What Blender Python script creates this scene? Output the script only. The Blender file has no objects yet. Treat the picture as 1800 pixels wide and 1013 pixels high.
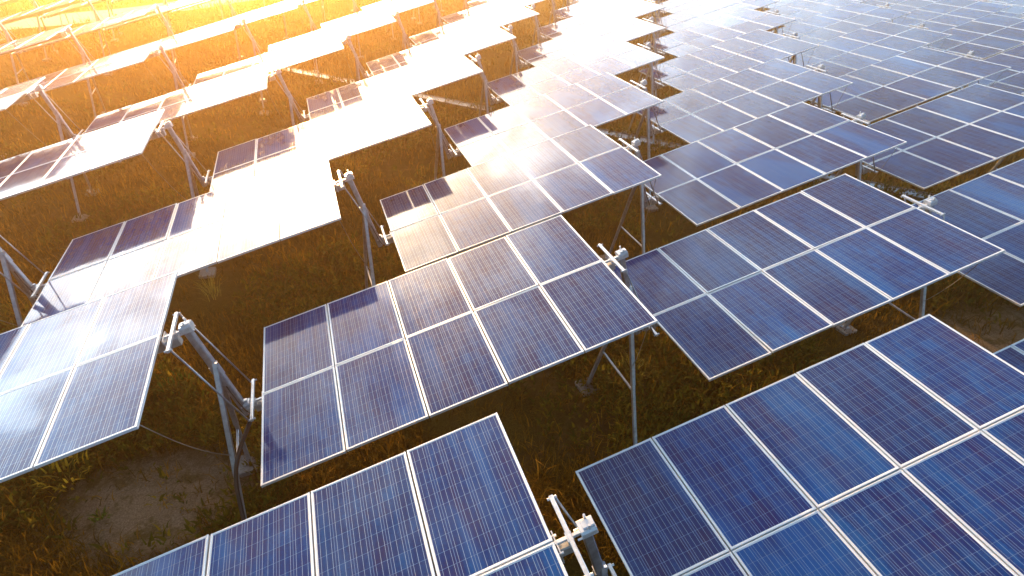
import bpy, math, random
import numpy as np
from mathutils import Vector, Matrix

random.seed(7)
RNG = np.random.default_rng(11)
SC = bpy.context.scene
COL = SC.collection

# ------------------------------------------------------------------ camera
CAM_LOC = Vector((-1.08761, -6.89031, 8.20074))
RIGHT = Vector((0.95331244, -0.30191443, 0.0065621))
DOWN = Vector((-0.16697337, -0.54508529, -0.82158501))
FWD = Vector((0.25162527, 0.78213151, -0.57004826))
cam_d = bpy.data.cameras.new('camera')
cam_d.sensor_width = 36.0
cam_d.lens = 36.0 * 1036.4447 / 1800.0
cam_d.clip_end = 2000.0
cam = bpy.data.objects.new('camera', cam_d)
COL.objects.link(cam)
m3 = Matrix((RIGHT, -DOWN, -FWD)).transposed()
cam.matrix_world = Matrix.Translation(CAM_LOC) @ m3.to_4x4()
SC.camera = cam

# ------------------------------------------------------------------ sun, sky, exposure
SUN_EL, SUN_ROT = math.radians(11.0), math.radians(-6.5)
SUN_DIR = Vector((math.sin(SUN_ROT) * math.cos(SUN_EL), math.cos(SUN_ROT) * math.cos(SUN_EL), math.sin(SUN_EL)))
sun_d = bpy.data.lights.new('sun', 'SUN')
sun_d.energy = 5.0
sun_d.angle = math.radians(0.5)
sun_d.color = (1.0, 0.48, 0.15)
sun = bpy.data.objects.new('sun', sun_d)
COL.objects.link(sun)
sun.rotation_euler = (-SUN_DIR).to_track_quat('-Z', 'Y').to_euler()
sun.location = SUN_DIR * 200

SC.view_settings.view_transform = 'Standard'
SC.view_settings.look = 'None'
SC.view_settings.gamma = 1.0
SC.view_settings.exposure = 1.05
SC.cycles.use_denoising = True
SC.cycles.max_bounces = 6
SC.cycles.volume_bounces = 0
SC.cycles.sample_clamp_indirect = 12.0


class Nodes:
    """small helper to write node trees"""
    def __init__(self, tree):
        self.t = tree
        tree.nodes.clear()

    def n(self, kind, **kw):
        nd = self.t.nodes.new(kind)
        for k, v in kw.items():
            setattr(nd, k, v)
        return nd

    def l(self, a, b):
        self.t.links.new(a, b)

    def put(self, sock, v):
        if hasattr(v, 'is_output') or isinstance(v, bpy.types.NodeSocket):
            self.l(v, sock)
        else:
            sock.default_value = v

    def math(self, op, a, b=0.0, c=0.0, clamp=False):
        nd = self.n('ShaderNodeMath', operation=op, use_clamp=clamp)
        self.put(nd.inputs[0], a)
        self.put(nd.inputs[1], b)
        self.put(nd.inputs[2], c)
        return nd.outputs[0]

    def mix(self, fac, a, b, blend='MIX'):
        nd = self.n('ShaderNodeMix', data_type='RGBA', blend_type=blend)
        self.put(nd.inputs[0], fac)
        self.put(nd.inputs[6], a)
        self.put(nd.inputs[7], b)
        return nd.outputs[2]

    def noise(self, vec, scale, detail=4.0, rough=0.55, dist=0.0):
        nd = self.n('ShaderNodeTexNoise')
        if vec is not None:
            self.l(vec, nd.inputs['Vector'])
        nd.inputs['Scale'].default_value = scale
        nd.inputs['Detail'].default_value = detail
        nd.inputs['Roughness'].default_value = rough
        nd.inputs['Distortion'].default_value = dist
        return nd.outputs['Fac']

    def ramp(self, fac, stops):
        nd = self.n('ShaderNodeValToRGB')
        el = nd.color_ramp.elements
        while len(el) < len(stops):
            el.new(0.5)
        for e, (p, c) in zip(el, stops):
            e.position = p
            e.color = c if len(c) == 4 else (*c, 1)
        self.l(fac, nd.inputs[0])
        return nd.outputs[0]

    def maprange(self, v, a, b, c=0.0, d=1.0, smooth=False):
        nd = self.n('ShaderNodeMapRange', interpolation_type='SMOOTHSTEP' if smooth else 'LINEAR')
        self.l(v, nd.inputs[0])
        for k, x in enumerate((a, b, c, d)):
            nd.inputs[k + 1].default_value = x
        return nd.outputs[0]


# sky: low sun, bright thin cloud round it, blue overhead
world = bpy.data.worlds.new('World')
SC.world = world
world.use_nodes = True
W = Nodes(world.node_tree)
sky = W.n('ShaderNodeTexSky', sky_type='NISHITA')
sky.sun_disc = False
sky.sun_elevation = SUN_EL
sky.sun_rotation = SUN_ROT
sky.altitude = 200
sky.air_density = 1.0
sky.dust_density = 2.5
sky.ozone_density = 2.0
tc = W.n('ShaderNodeTexCoord')
sep = W.n('ShaderNodeSeparateXYZ')
W.l(tc.outputs['Generated'], sep.inputs[0])
zz = W.math('ADD', W.math('MAXIMUM', sep.outputs[2], 0.0), 0.26)
comb = W.n('ShaderNodeCombineXYZ')
W.l(W.math('DIVIDE', sep.outputs[0], zz), comb.inputs[0])
W.l(W.math('DIVIDE', sep.outputs[1], zz), comb.inputs[1])
cl = W.noise(comb.outputs[0], 4.6, 8.0, 0.58, 0.5)
cl2 = W.noise(comb.outputs[0], 1.3, 3.0, 0.5)
cloud = W.math('MULTIPLY', W.maprange(cl, 0.44, 0.60, 0, 1, True), W.maprange(cl2, 0.36, 0.60, 0.25, 1, True))
dotn = W.n('ShaderNodeVectorMath', operation='DOT_PRODUCT')
W.l(tc.outputs['Generated'], dotn.inputs[0])
dotn.inputs[1].default_value = SUN_DIR
sd = W.math('MAXIMUM', dotn.outputs['Value'], 0.0)
broad = W.math('POWER', sd, 1.9)
glow = W.math('POWER', sd, 46.0)
up = W.maprange(sep.outputs[2], -0.02, 0.04, 0.0, 1.0)
low = W.maprange(sep.outputs[2], 0.14, 0.60, 8.6, 0.75, True)
veil_c = W.mix(W.math('POWER', sd, 2.6), (0.46, 0.88, 1.20, 1), (1.0, 0.92, 0.82, 1))
nr = W.math('POWER', sd, 7.0)
low = W.math('ADD', W.math('MULTIPLY', low, W.math('SUBTRACT', 1.0, nr)), W.math('MULTIPLY', nr, 1.75))
patchy = W.maprange(cloud, 0.0, 1.0, 0.62, 1.65)
amt = W.math('MULTIPLY', W.math('ADD', W.math('MULTIPLY', broad, 7.2), W.math('MULTIPLY', cloud, 1.1)), W.math('MULTIPLY', W.math('MULTIPLY', low, up), patchy))
veil = W.mix(1.0, veil_c, W.math('MULTIPLY', amt, 1.0), 'MULTIPLY')
glow_c = W.mix(W.math('MULTIPLY', glow, up), (0, 0, 0, 1), (190.0, 128.0, 62.0, 1))
tot = W.mix(1.0, W.mix(1.0, W.mix(1.0, W.mix(1.0, sky.outputs[0], W.mix(W.math('POWER', sd, 16.0), (1, 1, 1, 1), (1.0, 0.84, 0.66, 1)), 'MULTIPLY'), glow_c, 'ADD'), W.maprange(cloud, 0.0, 1.0, 0.75, 1.35), 'MULTIPLY'), veil, 'ADD')
bg = W.n('ShaderNodeBackground')
W.l(tot, bg.inputs[0])
bg.inputs[1].default_value = 0.1
wo = W.n('ShaderNodeOutputWorld')
W.l(bg.outputs[0], wo.inputs[0])


# ------------------------------------------------------------------ materials
def new_mat(name):
    m = bpy.data.materials.new(name)
    m.use_nodes = True
    N = Nodes(m.node_tree)
    out = N.n('ShaderNodeOutputMaterial')
    p = N.n('ShaderNodeBsdfPrincipled')
    N.l(p.outputs[0], out.inputs[0])
    return m, N, p, out


def mat_cells(pw, ph):
    m, N, p, out = new_mat('solar_cells')
    t = N.n('ShaderNodeTexCoord')
    s = N.n('ShaderNodeSeparateXYZ')
    N.l(t.outputs['Object'], s.inputs[0])
    cw, ch = (pw - 0.056) / 6.0, (ph - 0.056) / 10.0
    u = N.math('ADD', N.math('DIVIDE', s.outputs[0], cw), 3.0)
    v = N.math('ADD', N.math('DIVIDE', s.outputs[1], ch), 5.0)

    def line(coord, half):
        f = N.math('ABSOLUTE', N.math('SUBTRACT', N.math('FRACT', coord), 0.5))
        return N.math('LESS_THAN', f, half)
    gap_u = line(N.math('ADD', u, 0.5), 0.022)
    gap_v = line(N.math('ADD', v, 0.5), 0.014)
    bus = line(N.math('MULTIPLY', u, 3.0), 0.028)
    out_u = N.math('GREATER_THAN', N.math('ABSOLUTE', N.math('SUBTRACT', u, 3.0)), 3.0)
    out_v = N.math('GREATER_THAN', N.math('ABSOLUTE', N.math('SUBTRACT', v, 5.0)), 5.0)
    back = N.math('MAXIMUM', out_u, out_v)
    gaps = N.math('MAXIMUM', gap_u, gap_v)
    # every cell has its own crystal tone
    fl = N.n('ShaderNodeCombineXYZ')
    N.l(N.math('FLOOR', u), fl.inputs[0])
    N.l(N.math('FLOOR', v), fl.inputs[1])
    oi = N.n('ShaderNodeObjectInfo')
    N.l(N.math('MULTIPLY', oi.outputs['Random'], 91.0), fl.inputs[2])
    wn = N.n('ShaderNodeTexWhiteNoise', noise_dimensions='3D')
    N.l(fl.outputs[0], wn.inputs['Vector'])
    # crystal grain and long streaks
    off = N.n('ShaderNodeVectorMath', operation='ADD')
    N.l(t.outputs['Object'], off.inputs[0])
    cx = N.n('ShaderNodeCombineXYZ')
    N.l(N.math('MULTIPLY', oi.outputs['Random'], 53.0), cx.inputs[2])
    N.l(cx.outputs[0], off.inputs[1])
    mp = N.n('ShaderNodeMapping')
    mp.inputs['Scale'].default_value = (1.0, 0.22, 1.0)
    N.l(off.outputs[0], mp.inputs[0])
    st = N.noise(mp.outputs[0], 9.0, 3.0, 0.6)
    big = N.noise(mp.outputs[0], 2.2, 2.0, 0.5)
    vor = N.n('ShaderNodeTexVoronoi', feature='F1')
    N.l(off.outputs[0], vor.inputs['Vector'])
    vor.inputs['Scale'].default_value = 55.0
    grain = N.n('ShaderNodeSeparateColor')
    N.l(vor.outputs['Color'], grain.inputs[0])
    tone = N.math('ADD', N.math('ADD', N.math('MULTIPLY', st, 0.55), N.math('ADD', 0.03, N.math('MULTIPLY', wn.outputs['Value'], 0.08))),
                  N.math('ADD', N.math('MULTIPLY', big, 0.35), N.math('ADD', 0.02, N.math('MULTIPLY', grain.outputs[0], 0.06))))
    cell = N.ramp(tone, [(0.44, (0.001, 0.050, 0.200)), (0.53, (0.001, 0.026, 0.142)),
                         (0.60, (0.002, 0.016, 0.112)), (0.70, (0.013, 0.010, 0.085))])
    cob = N.noise(mp.outputs[0], 1.0, 3.0, 0.55, 0.8)
    cell = N.mix(N.maprange(cob, 0.50, 0.66, 0.0, 0.75, True), cell, (0.001, 0.075, 0.27, 1))
    pv = N.maprange(oi.outputs['Random'], 0, 1, 0.8, 1.2)
    hsv = N.n('ShaderNodeHueSaturation')
    N.l(cell, hsv.inputs['Color'])
    N.l(pv, hsv.inputs['Value'])
    hsv.inputs['Saturation'].default_value = 1.0
    c1 = N.mix(gaps, hsv.outputs[0], (0.09, 0.13, 0.25, 1))
    c2 = N.mix(bus, c1, (0.38, 0.44, 0.56, 1))
    c3 = N.mix(back, c2, (0.74, 0.76, 0.78, 1))
    # dust film
    dn = N.noise(off.outputs[0], 3.0, 6.0, 0.65, 0.4)
    dust = N.maprange(dn, 0.45, 0.85, 0.0, 0.04)
    c4 = N.mix(dust, c3, (0.34, 0.29, 0.24, 1))
    N.l(c4, p.inputs['Base Color'])
    N.l(N.math('ADD', N.maprange(dn, 0.3, 0.8, 0.035, 0.10), N.math('MULTIPLY', bus, 0.16)), p.inputs['Roughness'])
    N.l(N.math('MULTIPLY', bus, 0.3), p.inputs['Metallic'])
    p.inputs['IOR'].default_value = 1.45
    # dust film: a broad weak lobe over the glossy glass
    N.l(N.maprange(dn, 0.3, 0.75, 0.04, 0.15), p.inputs['Coat Weight'])
    p.inputs['Coat Roughness'].default_value = 0.42
    p.inputs['Coat IOR'].default_value = 1.5
    # faint waviness of rolled glass
    wv = N.noise(off.outputs[0], 1.6, 2.0, 0.5)
    bp = N.n('ShaderNodeBump')
    bp.inputs['Strength'].default_value = 0.10
    bp.inputs['Distance'].default_value = 0.02
    N.l(wv, bp.inputs['Height'])
    N.l(bp.outputs[0], p.inputs['Normal'])
    return m


def mat_simple(name, col, rough=0.5, metal=0.0, var=0.15, scale=6.0, bump=0.0):
    m, N, p, out = new_mat(name)
    t = N.n('ShaderNodeTexCoord')
    nz = N.noise(t.outputs['Object'], scale, 6.0, 0.6)
    lo = tuple(c * (1 - var) for c in col)
    hi = tuple(min(1, c * (1 + var)) for c in col)
    N.l(N.ramp(nz, [(0.3, lo), (0.7, hi)]), p.inputs['Base Color'])
    N.l(N.maprange(nz, 0.3, 0.7, rough * 0.85, min(1, rough * 1.15)), p.inputs['Roughness'])
    p.inputs['Metallic'].default_value = metal
    if bump:
        bp = N.n('ShaderNodeBump')
        bp.inputs['Strength'].default_value = bump
        bp.inputs['Distance'].default_value = 0.01
        N.l(nz, bp.inputs['Height'])
        N.l(bp.outputs[0], p.inputs['Normal'])
    return m


def mat_ground():
    m, N, p, out = new_mat('soil_ground')
    t = N.n('ShaderNodeTexCoord')
    o = t.outputs['Object']
    n1 = N.noise(o, 0.55, 6.0, 0.62, 0.3)
    n2 = N.noise(o, 5.0, 8.0, 0.65)
    n3 = N.noise(o, 38.0, 6.0, 0.7)
    soil = N.ramp(n2, [(0.30, (0.045, 0.026, 0.009)), (0.52, (0.095, 0.056, 0.020)), (0.72, (0.190, 0.122, 0.055))])
    litter = N.ramp(n3, [(0.35, (0.030, 0.022, 0.006)), (0.55, (0.090, 0.064, 0.012)), (0.75, (0.20, 0.13, 0.035))])
    s = N.n('ShaderNodeSeparateXYZ')
    N.l(o, s.inputs[0])
    bare = None
    for (cx, cy, rx, ry) in ((-4.75, 0.35, 1.7, 1.15), (12.0, -1.2, 3.2, 1.8), (5.2, 2.6, 1.4, 0.8)):
        e = N.math('ADD', N.math('POWER', N.math('DIVIDE', N.math('SUBTRACT', s.outputs[0], cx), rx), 2.0),
                   N.math('POWER', N.math('DIVIDE', N.math('SUBTRACT', s.outputs[1], cy), ry), 2.0))
        e = N.maprange(N.math('ADD', e, N.math('MULTIPLY', N.math('SUBTRACT', n2, 0.5), 3.2)), -0.1, 1.55, 1.0, 0.0, True)
        bare = e if bare is None else N.math('MAXIMUM', bare, e)
    crack = N.n('ShaderNodeTexVoronoi', feature='DISTANCE_TO_EDGE')
    crack.inputs['Scale'].default_value = 3.2
    N.l(o, crack.inputs['Vector'])
    dry = N.ramp(n3, [(0.30, (0.13, 0.088, 0.052)), (0.55, (0.27, 0.19, 0.122)), (0.75, (0.40, 0.29, 0.20))])
    dry = N.mix(N.math('MULTIPLY', N.maprange(crack.outputs['Distance'], 0.0, 0.025, 0.5, 0.0), N.maprange(n2, 0.45, 0.65, 0.0, 0.8)), dry, (0.06, 0.04, 0.025, 1))
    c = N.mix(N.maprange(n1, 0.42, 0.60, 0, 0.85, True), litter, soil)
    dry = N.mix(N.maprange(N.noise(o, 2.4, 5.0, 0.65), 0.50, 0.66, 0.0, 0.75, True), dry, litter)
    c = N.mix(bare, c, dry)
    N.l(c, p.inputs['Base Color'])
    p.inputs['Roughness'].default_value = 0.95
    p.inputs['Specular IOR Level'].default_value = 0.0
    bp = N.n('ShaderNodeBump')
    bp.inputs['Strength'].default_value = 0.9
    bp.inputs['Distance'].default_value = 0.05
    N.l(N.math('ADD', N.math('MULTIPLY', n2, 0.7), N.math('MULTIPLY', n3, 0.5)), bp.inputs['Height'])
    N.l(bp.outputs[0], p.inputs['Normal'])
    return m


def mat_leaf(name, stops, transl=0.45):
    m, N, p, out = new_mat(name)
    g = N.n('ShaderNodeNewGeometry')
    t = N.n('ShaderNodeTexCoord')
    patch = N.noise(t.outputs['Object'], 0.5, 3.0, 0.5)
    r = N.math('ADD', N.math('MULTIPLY', g.outputs['Random Per Island'], 0.62), N.math('MULTIPLY', N.maprange(patch, 0.3, 0.7), 0.38))
    c = N.ramp(r, stops)
    N.l(c, p.inputs['Base Color'])
    p.inputs['Roughness'].default_value = 0.8
    p.inputs['Specular IOR Level'].default_value = 0.03
    tr = N.n('ShaderNodeBsdfTranslucent')
    N.l(c, tr.inputs[0])
    mx = N.n('ShaderNodeMixShader')
    mx.inputs[0].default_value = transl
    N.l(p.outputs[0], mx.inputs[1])
    N.l(tr.outputs[0], mx.inputs[2])
    N.l(mx.outputs[0], out.inputs[0])
    return m


# table geometry measured from the photograph (metres)
TL, TW = 5.3813, 3.32
GAP = 0.016
PW = (TL - 4 * GAP) / 5
PH = (TW - GAP) / 2
FD = 0.042                                     # frame depth
AX = Vector((0.97364976, 0.02524025, 0.22664747)).normalized()    # along the torque tube
BY = Vector((-0.02000787, 0.99947829, -0.02535403)).normalized()  # across, away from the camera
NZ = AX.cross(BY).normalized()
BY = NZ.cross(AX).normalized()
ROT = Matrix((AX, BY, NZ)).transposed()
DU = Vector((6.21294735, 0, 0))
DV = Vector((2.41304772, 4.18737715, 0))
ZC = 2.75

M_CELL = mat_cells(PW, PH)
M_FRAME = mat_simple('anodised_aluminium', (0.72, 0.73, 0.75), 0.38, 0.35, 0.06, 3.0)
M_GALV = mat_simple('galvanised_steel', (0.33, 0.34, 0.37), 0.42, 0.75, 0.25, 14.0)
M_BOX = mat_simple('weathered_steel_tube', (0.40, 0.39, 0.38), 0.5, 0.6, 0.25, 9.0)
M_CAP = mat_simple('zinc_casting', (0.62, 0.62, 0.64), 0.35, 0.5, 0.15, 20.0)
M_BACK = mat_simple('warm_tinted_backsheet', (0.78, 0.62, 0.48), 0.6, 0.0, 0.05, 3.0)  # white sheet with warm bounce light from the ground tinted into its colour
M_CONC = mat_simple('concrete', (0.26, 0.24, 0.22), 0.9, 0.0, 0.3, 16.0, 0.5)
M_CABLE = mat_simple('black_cable', (0.012, 0.012, 0.012), 0.45, 0.0, 0.2, 20.0)
M_WIRE = mat_simple('steel_wire', (0.20, 0.18, 0.16), 0.5, 0.6, 0.1, 20.0)
M_TRAY = mat_simple('zinc_sheet', (0.10, 0.11, 0.13), 0.30, 0.6, 0.3, 5.0)
M_GROUND = mat_ground()
M_PATH = mat_simple('pale_track', (0.42, 0.33, 0.24), 0.95, 0.0, 0.2, 2.5, 0.6)
M_GRASS = mat_leaf('dry_grass', [(0.10, (0.026, 0.020, 0.003)), (0.36, (0.075, 0.044, 0.004)),
                                 (0.62, (0.18, 0.090, 0.006)), (0.86, (0.34, 0.160, 0.012)), (1.0, (0.50, 0.28, 0.03))])
M_GREEN = mat_leaf('mottled_weeds', [(0.05, (0.024, 0.036, 0.004)), (0.40, (0.060, 0.070, 0.006)), (0.75, (0.17, 0.120, 0.010)), (0.93, (0.24, 0.16, 0.015)), (1.0, (0.48, 0.27, 0.02))])
M_WEED = mat_leaf('weed_leaves', [(0.1, (0.045, 0.085, 0.010)), (0.7, (0.10, 0.16, 0.016)), (1.0, (0.20, 0.22, 0.03))])
M_YELLOW = mat_leaf('yellow_leaves', [(0.1, (0.11, 0.11, 0.012)), (0.45, (0.40, 0.24, 0.015)), (1.0, (0.62, 0.36, 0.03))])
M_STALK = mat_leaf('dry_stalks', [(0.1, (0.16, 0.13, 0.02)), (1.0, (0.42, 0.30, 0.06))])


# ------------------------------------------------------------------ mesh helpers
class MB:
    def __init__(self):
        self.v, self.f = [], []

    def box(self, c, ex, ey, ez, sx, sy, sz, bev=0.0):
        """box with centre c, unit axes ex ey ez and full sizes sx sy sz; bev chamfers the edges along ex"""
        c = Vector(c)
        hx, hy, hz = sx / 2, sy / 2, sz / 2
        if bev <= 0:
            ring = [(-hy, -hz), (hy, -hz), (hy, hz), (-hy, hz)]
        else:
            b = bev
            ring = [(-hy + b, -hz), (hy - b, -hz), (hy, -hz + b), (hy, hz - b), (hy - b, hz), (-hy + b, hz), (-hy, hz - b), (-hy, -hz + b)]
        k, n = len(self.v), len(ring)
        for s in (-hx, hx):
            for (y, z) in ring:
                self.v.append(c + ex * s + ey * y + ez * z)
        self.f.append(tuple(k + q for q in reversed(range(n))))
        self.f.append(tuple(k + n + q for q in range(n)))
        for q in range(n):
            r = (q + 1) % n
            self.f.append((k + q, k + r, k + n + r, k + n + q))

    def beam(self, p0, p1, w, h, up=Vector((0, 0, 1)), bev=0.0):
        p0, p1 = Vector(p0), Vector(p1)
        d = p1 - p0
        ex = d.normalized()
        ey = up.cross(ex)
        if ey.length < 1e-4:
            ey = Vector((0, 1, 0)).cross(ex)
        ey.normalize()
        ez = ex.cross(ey)
        self.box((p0 + p1) / 2, ex, ey, ez, d.length, w, h, bev)

    def tube(self, pts, r, seg=8, caps=True):
        pts = [Vector(p) for p in pts]
        k0 = len(self.v)
        for i, p in enumerate(pts):
            d = (pts[min(i + 1, len(pts) - 1)] - pts[max(i - 1, 0)]).normalized()
            a = d.cross(Vector((0.13, 0.21, 0.97)))
            if a.length < 1e-3:
                a = d.cross(Vector((1, 0, 0)))
            a.normalize()
            b = d.cross(a)
            for s in range(seg):
                t = 2 * math.pi * s / seg
                self.v.append(p + a * (math.cos(t) * r) + b * (math.sin(t) * r))
        for i in range(len(pts) - 1):
            for s in range(seg):
                q = (s + 1) % seg
                A = k0 + i * seg
                self.f.append((A + s, A + q, A + seg + q, A + seg + s))
        if caps:
            self.f.append(tuple(k0 + s for s in reversed(range(seg))))
            E = k0 + (len(pts) - 1) * seg
            self.f.append(tuple(E + s for s in range(seg)))

    def mesh(self, name, mats, smooth=False):
        me = bpy.data.meshes.new(name)
        me.from_pydata([tuple(q) for q in self.v], [], self.f)
        for mt in (mats if isinstance(mats, (list, tuple)) else [mats]):
            me.materials.append(mt)
        if smooth:
            me.polygons.foreach_set('use_smooth', [True] * len(me.polygons))
        me.update()
        return me


def link(name, data, parent=None, mat=None):
    o = bpy.data.objects.new(name, data)
    COL.objects.link(o)
    if parent is not None:
        o.parent = parent
    if mat is not None:
        o.matrix_local = mat
    return o


def tag(o, label=None, cat=None, group=None, kind=None):
    if label:
        o['label'] = label
    if cat:
        o['category'] = cat
    if group:
        o['group'] = group
    if kind:
        o['kind'] = kind


EX, EY, EZ = Vector((1, 0, 0)), Vector((0, 1, 0)), Vector((0, 0, 1))


def project(P):
    d = Vector(P) - CAM_LOC
    z = d.dot(FWD)
    if z < 0.2:
        return None
    return (900 + 1036.4447 * d.dot(RIGHT) / z, 506.5 + 1036.4447 * d.dot(DOWN) / z)


def centre(i, j):
    return DU * i + DV * j + Vector((0, 0, ZC))


def tpoint(i, j, s, t, n=0.0):
    """point of table (i, j): s along the tube, t across (both in metres), n above the glass"""
    return centre(i, j) + AX * s + BY * t + NZ * n


# ------------------------------------------------------------------ ground and track (structure)
def make_ground():
    # fine near the rows, coarse out to the horizon
    def axis(lo, hi, step):
        core = list(np.arange(lo, hi + 1e-6, step))
        ext = [20, 60, 140, 300, 600]
        return np.array([lo - e for e in reversed(ext)] + core + [hi + e for e in ext])
    xs, ys = axis(-36, 72, 0.6), axis(-12, 66, 0.6)
    X, Y = np.meshgrid(xs, ys, indexing='ij')
    Z = 0.025 * np.sin(X * 0.9 + 1.3 * np.sin(Y * 0.5)) * np.cos(Y * 0.8) + 0.02 * np.sin(X * 2.3 + Y * 1.9)
    Z += RNG.normal(0, 0.008, Z.shape) - 0.03
    V = np.stack([X, Y, Z], -1).reshape(-1, 3)
    nx, ny = len(xs), len(ys)
    idx = np.arange(nx * ny).reshape(nx, ny)
    F = np.stack([idx[:-1, :-1], idx[1:, :-1], idx[1:, 1:], idx[:-1, 1:]], -1).reshape(-1, 4)
    me = bpy.data.meshes.new('ground')
    me.from_pydata(V.tolist(), [], F.tolist())
    me.materials.append(M_GROUND)
    me.polygons.foreach_set('use_smooth', [True] * len(me.polygons))
    o = link('ground', me)
    tag(o, 'brown soil with dry litter under the panel rows', 'ground', kind='structure')


make_ground()


def strip(name, pts, width, z, mat):
    v, f = [], []
    for k, (x, y) in enumerate(pts):
        a = pts[max(k - 1, 0)]
        b = pts[min(k + 1, len(pts) - 1)]
        d = Vector((b[0] - a[0], b[1] - a[1], 0)).normalized()
        nrm = Vector((-d.y, d.x, 0))
        w = width / 2 * (1 + 0.12 * math.sin(k * 1.7))
        v += [(x + nrm.x * w, y + nrm.y * w, z), (x - nrm.x * w, y - nrm.y * w, z)]
        if k:
            n = 2 * k
            f.append((n - 2, n - 1, n + 1, n))
    me = bpy.data.meshes.new(name)
    me.from_pydata(v, [], f)
    me.materials.append(mat)
    return link(name, me)


pts = []
for k in range(25):
    q = k / 24
    pts.append((-44 + 42 * q, 29.5 + 24.5 * q + 1.2 * math.sin(q * 6)))
tag(strip('path', pts, 4.2, 0.045, M_PATH), 'pale bare dirt track crossing beyond the rows', 'path', kind='structure')

# ------------------------------------------------------------------ meshes of one tracker table
def panel_mesh():
    b = MB()
    t = 0.006
    b.box((0, 0, -0.006 - t / 2), EX, EY, EZ, PW - 0.02, PH - 0.02, t)
    me = b.mesh('solar_panel', [M_CELL, M_BACK])
    for pl in me.polygons:
        pl.material_index = 0 if pl.normal.z > 0.5 else 1
    return me


def frame_mesh():
    b = MB()
    fw = 0.020
    for s in (-1, 1):
        b.box((s * (PW / 2 - fw / 2), 0, -FD / 2), EY, EX, EZ, PH, fw, FD, 0.003)
        b.box((0, s * (PH / 2 - fw / 2), -FD / 2), EX, EY, EZ, PW - 2 * fw, fw, FD - 0.002, 0.003)
    return b.mesh('frame', M_FRAME)


def junction_mesh():
    b = MB()
    b.box((0, PH / 2 - 0.18, -0.026), EX, EY, EZ, 0.14, 0.11, 0.026, 0.004)
    return b.mesh('junction_box', M_CABLE)


HALF = TL / 2
ME_PANEL, ME_FRAME, ME_JBOX = panel_mesh(), frame_mesh(), junction_mesh()


def tube_mesh():
    b = MB()
    b.box((0, 0, -0.165), EX, EY, EZ, TL + 0.34, 0.12, 0.12, 0.012)
    return b.mesh('torque_tube', M_BOX)


def bar_mesh():
    b = MB()
    b.box((0.0, 0, -0.062), EX, EY, EZ, TL + 0.56, 0.035, 0.036, 0.004)
    return b.mesh('top_rail', M_FRAME)


def purlin_mesh():
    b = MB()
    b.box((0, 0, -0.072), EY, EX, EZ, TW - 0.3, 0.045, 0.056)
    return b.mesh('purlin', M_GALV)


LEV = 0.43
LEV_HI, LEV_LO = HALF + 0.15, -HALF - 0.15


def lever_mesh(tube_z=-0.02):
    b = MB()
    b.box((0, 0, -0.020), EY, EX, EZ, 2 * LEV, 0.042, 0.042, 0.005)
    for s in (-1, 1):                                   # pivot pins
        b.tube([(-0.045, s * (LEV - 0.02), -0.02), (0.05, s * (LEV - 0.02), -0.02)], 0.014, 8)
    b.box((0, 0, -0.088), EX, EY, EZ, 0.06, 0.10, 0.09)
    return b.mesh('lever_arm', M_CAP)


def plate_mesh():
    b = MB()
    b.box((0, 0, -0.125), EX, EY, EZ, 0.012, 0.24, 0.17)
    for y in (-0.09, 0.09):
        b.tube([(-0.02, y, -0.09), (0.03, y, -0.09)], 0.013, 6)
    return b.mesh('end_plate', M_CAP)


ME_TUBE, ME_BAR, ME_PURLIN, ME_LEVER, ME_PLATE = tube_mesh(), bar_mesh(), purlin_mesh(), lever_mesh(), plate_mesh()


def place_table(i, j, label, detail):
    root = bpy.data.objects.new('solar_tracker', None)
    COL.objects.link(root)
    root.empty_display_size = 0.3
    root.matrix_world = Matrix.Translation(centre(i, j)) @ ROT.to_4x4()
    tag(root, label, 'solar tracker', 'ten-panel solar trackers in slanting rows')
    for c in range(5):
        for r in range(2):
            x = -HALF + PW / 2 + c * (PW + GAP)
            y = (r - 0.5) * (PH + GAP)
            # panels are never perfectly in plane
            jit = Matrix.Rotation(random.gauss(0, math.radians(0.22)), 4, 'X') @ Matrix.Rotation(random.gauss(0, math.radians(0.25)), 4, 'Y')
            p = link('solar_panel', ME_PANEL, root, Matrix.Translation((x, y, random.gauss(0, 0.0008))) @ jit)
            link('frame', ME_FRAME, p)
            if detail:
                link('junction_box', ME_JBOX, p)
    link('torque_tube', ME_TUBE, root)
    link('top_rail', ME_BAR, root)
    if detail:
        for c in range(5):
            link('purlin', ME_PURLIN, root, Matrix.Translation((-HALF + PW / 2 + c * (PW + GAP), 0, 0)))
    for x in (LEV_HI, LEV_LO):
        link('lever_arm', ME_LEVER, root, Matrix.Translation((x, 0, 0)))
    link('end_plate', ME_PLATE, root, Matrix.Translation((HALF + 0.02, 0, 0)))
    link('end_plate', ME_PLATE, root, Matrix.Translation((-HALF - 0.02, 0, 0)))
    return root


# ------------------------------------------------------------------ one support frame, origin = ground point under its joint
HI = tpoint(0, 0, HALF + 0.31, 0, -0.10)
LO = tpoint(1, 0, -HALF - 0.31, 0, -0.16)
JOINT = (tpoint(0, 0, HALF + 0.25, 0) + tpoint(1, 0, -HALF - 0.1, 0)) / 2 + Vector((-0.05, 0, 0))
BASE = Vector((JOINT.x, JOINT.y, 0.0))
BD = (LO - HI).normalized()


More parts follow.
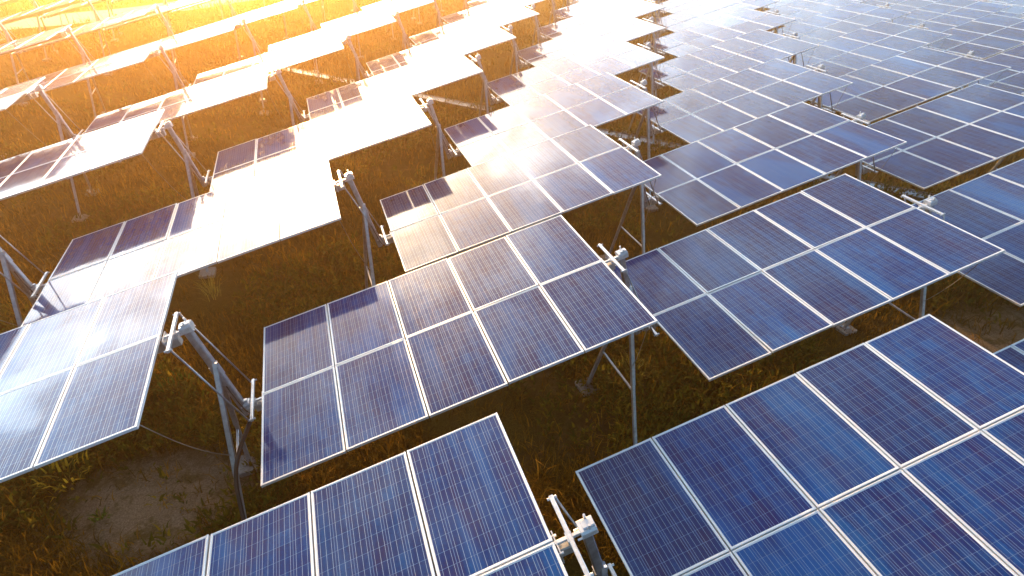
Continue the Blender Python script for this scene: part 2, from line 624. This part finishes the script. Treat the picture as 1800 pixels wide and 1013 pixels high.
def support_parts():
    out = []
    hi, lo, jt = HI - BASE, LO - BASE, JOINT - BASE
    mid = hi + (lo - hi) * 0.47
    b = MB()
    b.beam(hi - BD * 0.02, lo + BD * 0.06, 0.096, 0.096, Vector((1, 0, 0.3)), 0.012)
    b.beam(mid - BD * 0.10 , mid + BD * 0.10, 0.112, 0.112, Vector((1, 0, 0.3)), 0.01)
    out.append(('inclined_post', b.mesh('inclined_post', M_GALV)))
    b = MB()                                            # bearing at the head
    b.box(hi + Vector((0, 0, 0.075)), AX, BY, NZ, 0.15, 0.155, 0.10, 0.02)
    b.box(hi + Vector((0, 0, 0.132)) , AX, BY, NZ, 0.11, 0.09, 0.03, 0.01)
    for s in (-1, 1):
        b.tube([hi + AX * 0.03 + BY * (s * 0.055) + NZ * 0.09, hi + AX * 0.03 + BY * (s * 0.055) + NZ * 0.185], 0.012, 6)
        b.tube([hi + AX * -0.10 + BY * (s * 0.05) + NZ * 0.02, hi + AX * 0.10 + BY * (s * 0.05) + NZ * 0.02], 0.011, 6)
    out.append(('head_bearing', b.mesh('head_bearing', M_CAP)))
    b = MB()                                            # bearing at the foot of the next table
    lc = tpoint(1, 0, -HALF - 0.24, 0, -0.10) - BASE
    b.box(lc, AX, BY, NZ, 0.09, 0.15, 0.17, 0.02)
    b.tube([lc + BY * -0.10, lc + BY * 0.10], 0.03, 8)
    for s in (-1, 1):
        b.tube([lc + AX * -0.09 + BY * (s * 0.05) + NZ * 0.05, lc + AX * 0.10 + BY * (s * 0.05) + NZ * 0.05], 0.012, 6)
    b.box(lc + NZ * 0.10, AX, BY, NZ, 0.05, 0.05, 0.05)
    out.append(('foot_bearing', b.mesh('foot_bearing', M_CAP)))
    far = Vector((-0.22, 0.66, 0.06)) + Vector((0, 0, 0))
    nea = Vector((-0.114, -1.17, 0.04))
    for (ft, nm) in ((far, 'leg'), (nea, 'leg')):
        b = MB()
        k = 0.56
        kn = jt + (ft - jt) * k
        b.beam(jt + Vector((0, 0, 0.04)), kn, 0.070, 0.070, Vector((1, 0, 0)), 0.008)
        b.beam(kn - (ft - jt).normalized() * 0.12, ft, 0.058, 0.058, Vector((1, 0, 0)), 0.006)
        out.append((nm, b.mesh('leg', M_GALV)))
    b = MB()
    b.beam(jt + (far - jt) * 0.60, jt + (nea - jt) * 0.60, 0.034, 0.034, EZ, 0.004)
    out.append(('cross_brace', b.mesh('cross_brace', M_GALV)))
    for ft in (far, nea):
        b = MB()
        rot = random.uniform(-0.4, 0.4)
        ex = Vector((math.cos(0.25 + rot), math.sin(0.25 + rot), 0))
        ey = Vector((-ex.y, ex.x, 0))
        b.box(Vector((ft.x, ft.y, 0.005)), EZ, ex, ey, 0.10, 0.36, 0.40, 0.02)
        out.append(('footing', b.mesh('footing', M_CONC)))
    b = MB()                                            # steel foot plate, one each
    for ft in (far,):
        b.box(Vector((ft.x, ft.y, 0.064)), EX, EY, EZ, 0.15, 0.15, 0.014)
        for sx in (-1, 1):
            b.tube([Vector((ft.x + sx * 0.05, ft.y + 0.05, 0.06)), Vector((ft.x + sx * 0.05, ft.y + 0.05, 0.11))], 0.010, 6)
    out.append(('foot_plate', b.mesh('foot_plate', M_GALV)))
    for s in (-1, 1):                                   # rods that couple the levers of the two tables
        b = MB()
        p0 = tpoint(0, 0, LEV_HI + 0.03, s * (LEV - 0.02), -0.02) - BASE
        p1 = tpoint(1, 0, -HALF - 0.19, s * (LEV - 0.02), -0.02) - BASE
        b.tube([p0, p1], 0.0125, 8)
        out.append(('coupling_rod', b.mesh('coupling_rod', M_GALV, True)))
    b = MB()                                            # string cable sagging from the table corner to the leg
    p0 = tpoint(0, 0, HALF - 0.05, -TW / 2 + 0.12, -0.06) - BASE
    p1 = jt + (nea - jt) * 0.45
    b.tube([p0.lerp(p1, q / 10) + Vector((0, 0, -0.12 * math.sin(math.pi * q / 10))) for q in range(11)], 0.006, 5)
    out.append(('string_cable', b.mesh('string_cable', M_WIRE, True)))
    b = MB()                                            # earth lead loop under the bearing
    p0 = lc + NZ * -0.08
    p1 = mid + BD * 0.25 + BY * -0.06
    b.tube([p0.lerp(p1, q / 8) + Vector((0.05 * math.sin(math.pi * q / 8), -0.10 * math.sin(math.pi * q / 8), -0.16 * math.sin(math.pi * q / 8))) for q in range(9)], 0.009, 5)
    out.append(('earth_lead', b.mesh('earth_lead', M_CABLE, True)))
    return out, jt, nea, lc


SUP, JT, NEA, LC = support_parts()


def place_support(i, j, label):
    root = bpy.data.objects.new('support_frame', None)
    COL.objects.link(root)
    root.empty_display_size = 0.3
    root.location = BASE + DU * i + DV * j
    tag(root, label, 'support frame', 'galvanised support frames between the trackers')
    for nm, me in SUP:
        o = link(nm, me, root)
        if nm == 'footing':
            o.rotation_euler = (0, 0, 0)
    return root


# ------------------------------------------------------------------ which tables does the picture show
def seen(i, j, margin=0.0):
    n = 0
    for s in np.linspace(-HALF, HALF, 9):
        for t in np.linspace(-TW / 2, TW / 2, 7):
            q = project(tpoint(i, j, float(s), float(t)))
            if q and -1800 * margin < q[0] < 1800 * (1 + margin) and -1013 * margin < q[1] < 1013 * (1 + margin):
                n += 1
    return n


ORD = ['first', 'second', 'third', 'fourth', 'fifth', 'sixth', 'seventh', 'eighth', 'ninth', 'tenth', 'eleventh', 'twelfth',
       'thirteenth', 'fourteenth', 'fifteenth', 'sixteenth', 'seventeenth', 'eighteenth', 'nineteenth', 'twentieth']
ROWS = {}
for j in range(-4, 22):
    vis = [i for i in range(-16, 20) if seen(i, j) > 0]
    if vis:
        ROWS[j] = vis
J0 = min(ROWS)
SHOWN = {}
for j, vis in ROWS.items():
    for k, i in enumerate(vis):
        SHOWN[(i, j)] = (k, len(vis))


def row_name(j):
    n = j - J0
    return ORD[n] + ' row from the front'


def look(i, j):
    q = project(centre(i, j)) or (900, 900)
    x, y = q
    if x < 330 and y < 330:
        return 'orange-lit thin'
    if x + 1.4 * y < 1150:
        return 'glaring white'
    if x < 1250 and y < 480:
        return 'pale sky-reflecting'
    if x < 400:
        return 'cloud-reflecting pale'
    return 'dark blue'


SPECIAL = {(0, 0): 'central tracker with brownish upper left panels and blue cloud reflections below',
           (-1, 0): 'cream reflecting tracker cut by the left edge beside the tall inclined post',
           (0, -1): 'front tracker cut by the bottom edge with purple-blue panels',
           (1, -1): 'large dark blue tracker filling the bottom right corner',
           (1, 0): 'dark blue tracker just behind the large bottom right one',
           (-1, 1): 'tracker whose right half glares pure white behind the cream left edge one',
           (0, 1): 'pale tracker directly behind the central one, brown at its left end'}
n_tab = 0
keep = set(SHOWN)
ring = set()
for j in range(J0, max(ROWS) + 2):                      # a few just outside, which mirror in the ones that show
    for i in range(-16, 20):
        if (i, j) not in keep and seen(i, j, 0.06) > 0:
            ring.add((i, j))
for (i, j) in sorted(keep | ring, key=lambda q: (q[1], q[0])):
    if (i, j) in SPECIAL:
        lab = SPECIAL[(i, j)]
    elif (i, j) in SHOWN:
        k, n = SHOWN[(i, j)]
        where = 'only' if n == 1 else (ORD[k] + ' from left')
        lab = '%s tracker, %s in the %s' % (look(i, j), where, row_name(j))
    else:
        side = min(ROWS.get(j, [0]) + [99]) > i
        ends = ROWS.get(j, [0])
        out_n = (min(ends) - i) if side else (i - max(ends))
        if j in ROWS:
            lab = '%s tracker past the %s end of the %s' % (ORD[max(out_n, 1) - 1], 'left' if side else 'right', row_name(j))
        else:
            lab = 'tracker number %d from left in the row behind the %s' % (sum(1 for q in ring if q[1] == j and q[0] <= i), row_name(j - 1))
    d = (centre(i, j) - CAM_LOC).length
    place_table(i, j, lab, d < 24)

SUPS = []
for (i, j) in sorted(keep | ring, key=lambda q: (q[1], q[0])):
    for di in (0, -1):
        k = (i + di, j)
        if k in SUPS:
            continue
        pr = [project(P + DU * k[0] + DV * k[1]) for P in (HI, LO, JOINT, BASE)]
        if any(q and -60 < q[0] < 1860 and -60 < q[1] < 1073 for q in pr):
            SUPS.append(k)
cnt = {}
SPEC_S = {(-1, 0): 'tall inclined galvanised post with black cable beside the cream left edge tracker',
          (0, 0): 'support frame at the upper right end of the central tracker',
          (0, -1): 'support frame at the bottom edge between the two front trackers',
          (-1, 1): 'inclined post beside the pure white tracker, left of the pale one'}
for k in SUPS:
    j = k[1]
    cnt[j] = cnt.get(j, 0) + 1
    if k in SPEC_S:
        lab = SPEC_S[k]
    else:
        lab = 'galvanised support frame, %s from left along the %s' % (ORD[cnt[j] - 1], row_name(j))
    r = place_support(k[0], j, lab)
    if k == (-1, 0):                                    # black conduit down the near leg
        b = MB()
        p = [LC + NZ * -0.05, LC + Vector((-0.03, -0.12, -0.20)), JT + (NEA - JT) * 0.42 + Vector((0.10, -0.06, -0.02)),
             JT + (NEA - JT) * 0.56 + Vector((0.0, -0.075, 0)), JT + (NEA - JT) * 0.74 + Vector((0.0, -0.07, 0)), NEA + Vector((0.03, -0.07, 0))]
        dense = []
        for q in range(len(p) - 1):
            a0, a1, a2, a3 = p[max(q - 1, 0)], p[q], p[q + 1], p[min(q + 2, len(p) - 1)]
            for s in range(6):
                t = s / 6
                dense.append(0.5 * ((2 * a1) + (a2 - a0) * t + (2 * a0 - 5 * a1 + 4 * a2 - a3) * t * t + (3 * a1 - a0 - 3 * a2 + a3) * t ** 3))
        dense.append(p[-1])
        b.tube(dense, 0.030, 10)
        link('cable_conduit', b.mesh('cable_conduit', M_CABLE, True), r)

# ------------------------------------------------------------------ cable tray lying across the field
A, B = Vector((-4.6, 28.7, 0)), Vector((24.5, -3.6, 0))
tr = bpy.data.objects.new('cable_tray', None)
COL.objects.link(tr)
tr.location = (A + B) / 2
tag(tr, 'long galvanised cable tray lying diagonally across the ground under the trackers', 'cable tray')
d = (B - A).normalized()
side = Vector((-d.y, d.x, 0))
L2 = (B - A).length / 2
b = MB()
b.box((0, 0, 0.07), d, side, EZ, 2 * L2, 0.46, 0.02)
link('tray_bed', b.mesh('tray_bed', M_TRAY), tr)
for s in (-1, 1):
    b = MB()
    b.box(side * (s * 0.25), d, side, EZ, 2 * L2, 0.03, 0.10)
    o = link('side_rail', b.mesh('side_rail', M_TRAY), tr)
    o.location = (0, 0, 0.05)

# ------------------------------------------------------------------ grass and weeds
def blades(N, pos, yaw, h, w, lean, name, mat, seg=2):
    """N tapered blades as one mesh: pos (N,3), yaw, height, width, lean (N,)"""
    cx, sx = np.cos(yaw), np.sin(yaw)
    wd = np.stack([-sx, cx, np.zeros(N)], -1)
    ld = np.stack([cx, sx, np.zeros(N)], -1)
    up = np.array([0, 0, 1.0])
    base_l = pos - wd * (w / 2)[:, None]
    base_r = pos + wd * (w / 2)[:, None]
    midc = pos + up * (h * 0.55)[:, None] + ld * (lean * h * 0.28)[:, None]
    mid_l = midc - wd * (w * 0.36)[:, None]
    mid_r = midc + wd * (w * 0.36)[:, None]
    tip = pos + up * (h * (1 - 0.25 * np.minimum(lean, 1.6)))[:, None] + ld * (lean * h * 0.85)[:, None]
    V = np.stack([base_l, base_r, mid_r, mid_l, tip], 1).reshape(-1, 3)
    k = np.arange(N) * 5
    loops = np.stack([k, k + 1, k + 2, k + 3, k + 3, k + 2, k + 4], 1).reshape(-1)
    starts = np.stack([np.arange(N) * 7, np.arange(N) * 7 + 4], 1).reshape(-1)
    me = bpy.data.meshes.new(name)
    me.vertices.add(len(V))
    me.vertices.foreach_set('co', V.astype(np.float32).ravel())
    me.loops.add(len(loops))
    me.loops.foreach_set('vertex_index', loops.astype(np.int32))
    me.polygons.add(len(starts))
    me.polygons.foreach_set('loop_start', starts.astype(np.int32))
    me.update(calc_edges=True)
    me.materials.append(mat)
    return me


def sinnoise(x, y, s, ph):
    return (np.sin(x * s + ph) * np.cos(y * s * 1.1 - ph * 1.7) + np.sin((x + y) * s * 0.63 + 2 * ph) + np.cos((x - 1.6 * y) * s * 0.41 - ph)) / 3


def scatter(n, r0, r1, power=1.0):
    """random ground points round the viewpoint, thinning out with distance"""
    az = RNG.uniform(math.radians(8), math.radians(150), n)
    r = np.exp(RNG.uniform(math.log(r0), math.log(r1), n))
    return CAM_LOC.x + r * np.cos(az), CAM_LOC.y + r * np.sin(az), r


def dirt_mask(x, y):
    m = np.zeros_like(x)
    for (cx, cy, rx, ry) in ((-4.75, 0.35, 1.7, 1.15), (12.0, -1.2, 3.2, 1.8), (5.2, 2.6, 1.4, 0.8)):
        e = ((x - cx) / rx) ** 2 + ((y - cy) / ry) ** 2 + 0.35 * sinnoise(x, y, 5.0, 0.7)
        m = np.maximum(m, np.clip((1.05 - e) / 0.45, 0, 0.955))
    return np.maximum(m, 0.85 * (sinnoise(x, y, 0.9, 0.4) > 0.45))


n = 64000
x, y, r = scatter(n, 5.0, 75.0)
keepm = RNG.random(n) > dirt_mask(x, y)
# no grass on the dirt track
tdist = np.abs((y - 29.5) * 42 - (x + 44) * 24.5) / math.hypot(42, 24.5)
keepm &= tdist > 2.2
x, y, r = x[keepm], y[keepm], r[keepm]
cl_s = 0.55 + 0.75 * np.clip(0.5 + 0.9 * sinnoise(x, y, 1.5, 1.1), 0, 1)
nb = 7
X = np.repeat(x, nb) + RNG.normal(0, 1, len(x) * nb) * np.repeat(0.05 + 0.004 * r, nb)
Y = np.repeat(y, nb) + RNG.normal(0, 1, len(x) * nb) * np.repeat(0.05 + 0.004 * r, nb)
Rr = np.repeat(r, nb)
S = np.repeat(cl_s, nb)
N_ = len(X)
hh = np.abs(RNG.normal(0.13, 0.06, N_)) * S * (1 + Rr / 60) + 0.03
tall = RNG.random(N_) < 0.03
hh[tall] *= 2.2
ww = RNG.uniform(0.006, 0.016, N_) * (1 + Rr / 14)
pos = np.stack([X, Y, np.full(N_, -0.05)], -1)
g = link('grass', blades(N_, pos, RNG.uniform(0, 2 * math.pi, N_), hh + 0.04, ww, RNG.uniform(0.1, 1.5, N_), 'grass', M_GRASS))
tag(g, 'dry brown and olive grass growing between the tracker rows', 'grass', kind='stuff')


# low broad-leaved weeds in patches
n = 34000
x, y, r = scatter(n, 5.0, 60.0)
km = (RNG.random(n) > dirt_mask(x, y)) & (sinnoise(x, y, 1.15, 2.3) > 0.02) & (np.abs((y - 29.5) * 42 - (x + 44) * 24.5) / math.hypot(42, 24.5) > 2.4)
x, y, r = x[km], y[km], r[km]
nb = 9
rad = np.abs(RNG.normal(0, 0.10, len(x) * nb)) * (1 + np.repeat(r, nb) / 40)
ang = RNG.uniform(0, 2 * math.pi, len(x) * nb)
X = np.repeat(x, nb) + rad * np.cos(ang)
Y = np.repeat(y, nb) + rad * np.sin(ang)
Rr = np.repeat(r, nb)
N_ = len(X)
pos = np.stack([X, Y, RNG.uniform(-0.04, 0.16, N_)], -1)
g = link('weeds', blades(N_, pos, ang + RNG.normal(0, 0.7, N_), RNG.uniform(0.05, 0.13, N_) * (1 + Rr / 45), RNG.uniform(0.02, 0.05, N_) * (1 + Rr / 30), RNG.uniform(0.5, 1.6, N_), 'weeds', M_GREEN))
tag(g, 'low green and yellowing weeds mottling the ground between the rows', 'weeds', kind='stuff')


def broad_leaf_plant(name, x, y, label, cat, mat, nl, height, spread, lw, seed):
    rg = np.random.default_rng(seed)
    a = rg.uniform(0, 2 * math.pi, nl)
    rad = spread * np.sqrt(rg.random(nl)) * 0.5
    z = rg.uniform(0.0, height * 0.55, nl)
    pos = np.stack([rad * np.cos(a), rad * np.sin(a), z], -1)
    me = blades(nl, pos, a + rg.normal(0, 0.5, nl), rg.uniform(0.5, 1.0, nl) * height * 0.6, rg.uniform(0.7, 1.2, nl) * lw, rg.uniform(0.3, 1.4, nl), 'leaves', mat)
    root = bpy.data.objects.new(name, None)
    COL.objects.link(root)
    root.location = (x, y, -0.03)
    tag(root, label, cat)
    link('leaves', me, root)
    b = MB()
    for q in range(5):
        t = 2 * math.pi * q / 5 + rg.uniform(-.4, .4)
        b.tube([(0, 0, 0), (spread * 0.12 * math.cos(t), spread * 0.12 * math.sin(t), height * 0.4),
                (spread * 0.3 * math.cos(t), spread * 0.3 * math.sin(t), height * 0.75)], 0.006, 5)
    link('stem', b.mesh('stem', M_STALK, True), root)


broad_leaf_plant('weed', -6.15, 1.2, 'bushy weed with many yellow leaves below the cream left edge tracker', 'weed', M_YELLOW, 60, 0.45, 0.75, 0.045, 3)
broad_leaf_plant('weed', -5.46, 0.24, 'small bright green sprout alone on the bare dirt patch', 'weed', M_WEED, 26, 0.22, 0.22, 0.035, 4)
broad_leaf_plant('grass_tuft', -4.35, 6.0, 'pale yellow grass tuft on dark ground right of the cream tracker corner', 'grass tuft', M_STALK, 46, 0.85, 0.35, 0.018, 5)
broad_leaf_plant('grass_tuft', 3.95, 0.75, 'green-yellow grass tuft beside the square concrete footing under the central tracker', 'grass tuft', M_STALK, 70, 0.5, 0.6, 0.015, 6)
broad_leaf_plant('weed', -4.7, 2.9, 'low green weed clump beside the tall inclined post', 'weed', M_WEED, 70, 0.3, 0.7, 0.04, 8)

# ------------------------------------------------------------------ haze
b = MB()
b.box((18, 26, 4.1), EX, EY, EZ, 118, 82, 10.3)
hz_m = bpy.data.materials.new('haze')
hz_m.use_nodes = True
H = Nodes(hz_m.node_tree)
ho = H.n('ShaderNodeOutputMaterial')
hv = H.n('ShaderNodeVolumePrincipled')
hv.inputs['Color'].default_value = (1.0, 0.57, 0.22, 1)  # amber put into the scatter colour to paint the orange glow
hv.inputs['Density'].default_value = 0.0074
hv.inputs['Absorption Color'].default_value = (1, 1, 1, 1)
hv.inputs['Anisotropy'].default_value = 0.85
H.l(hv.outputs[0], ho.inputs['Volume'])
hz = link('haze', b.mesh('haze', hz_m))
tag(hz, 'thin haze tinted amber for a warm glow, lit by the low sun over the whole field', 'haze', kind='stuff')
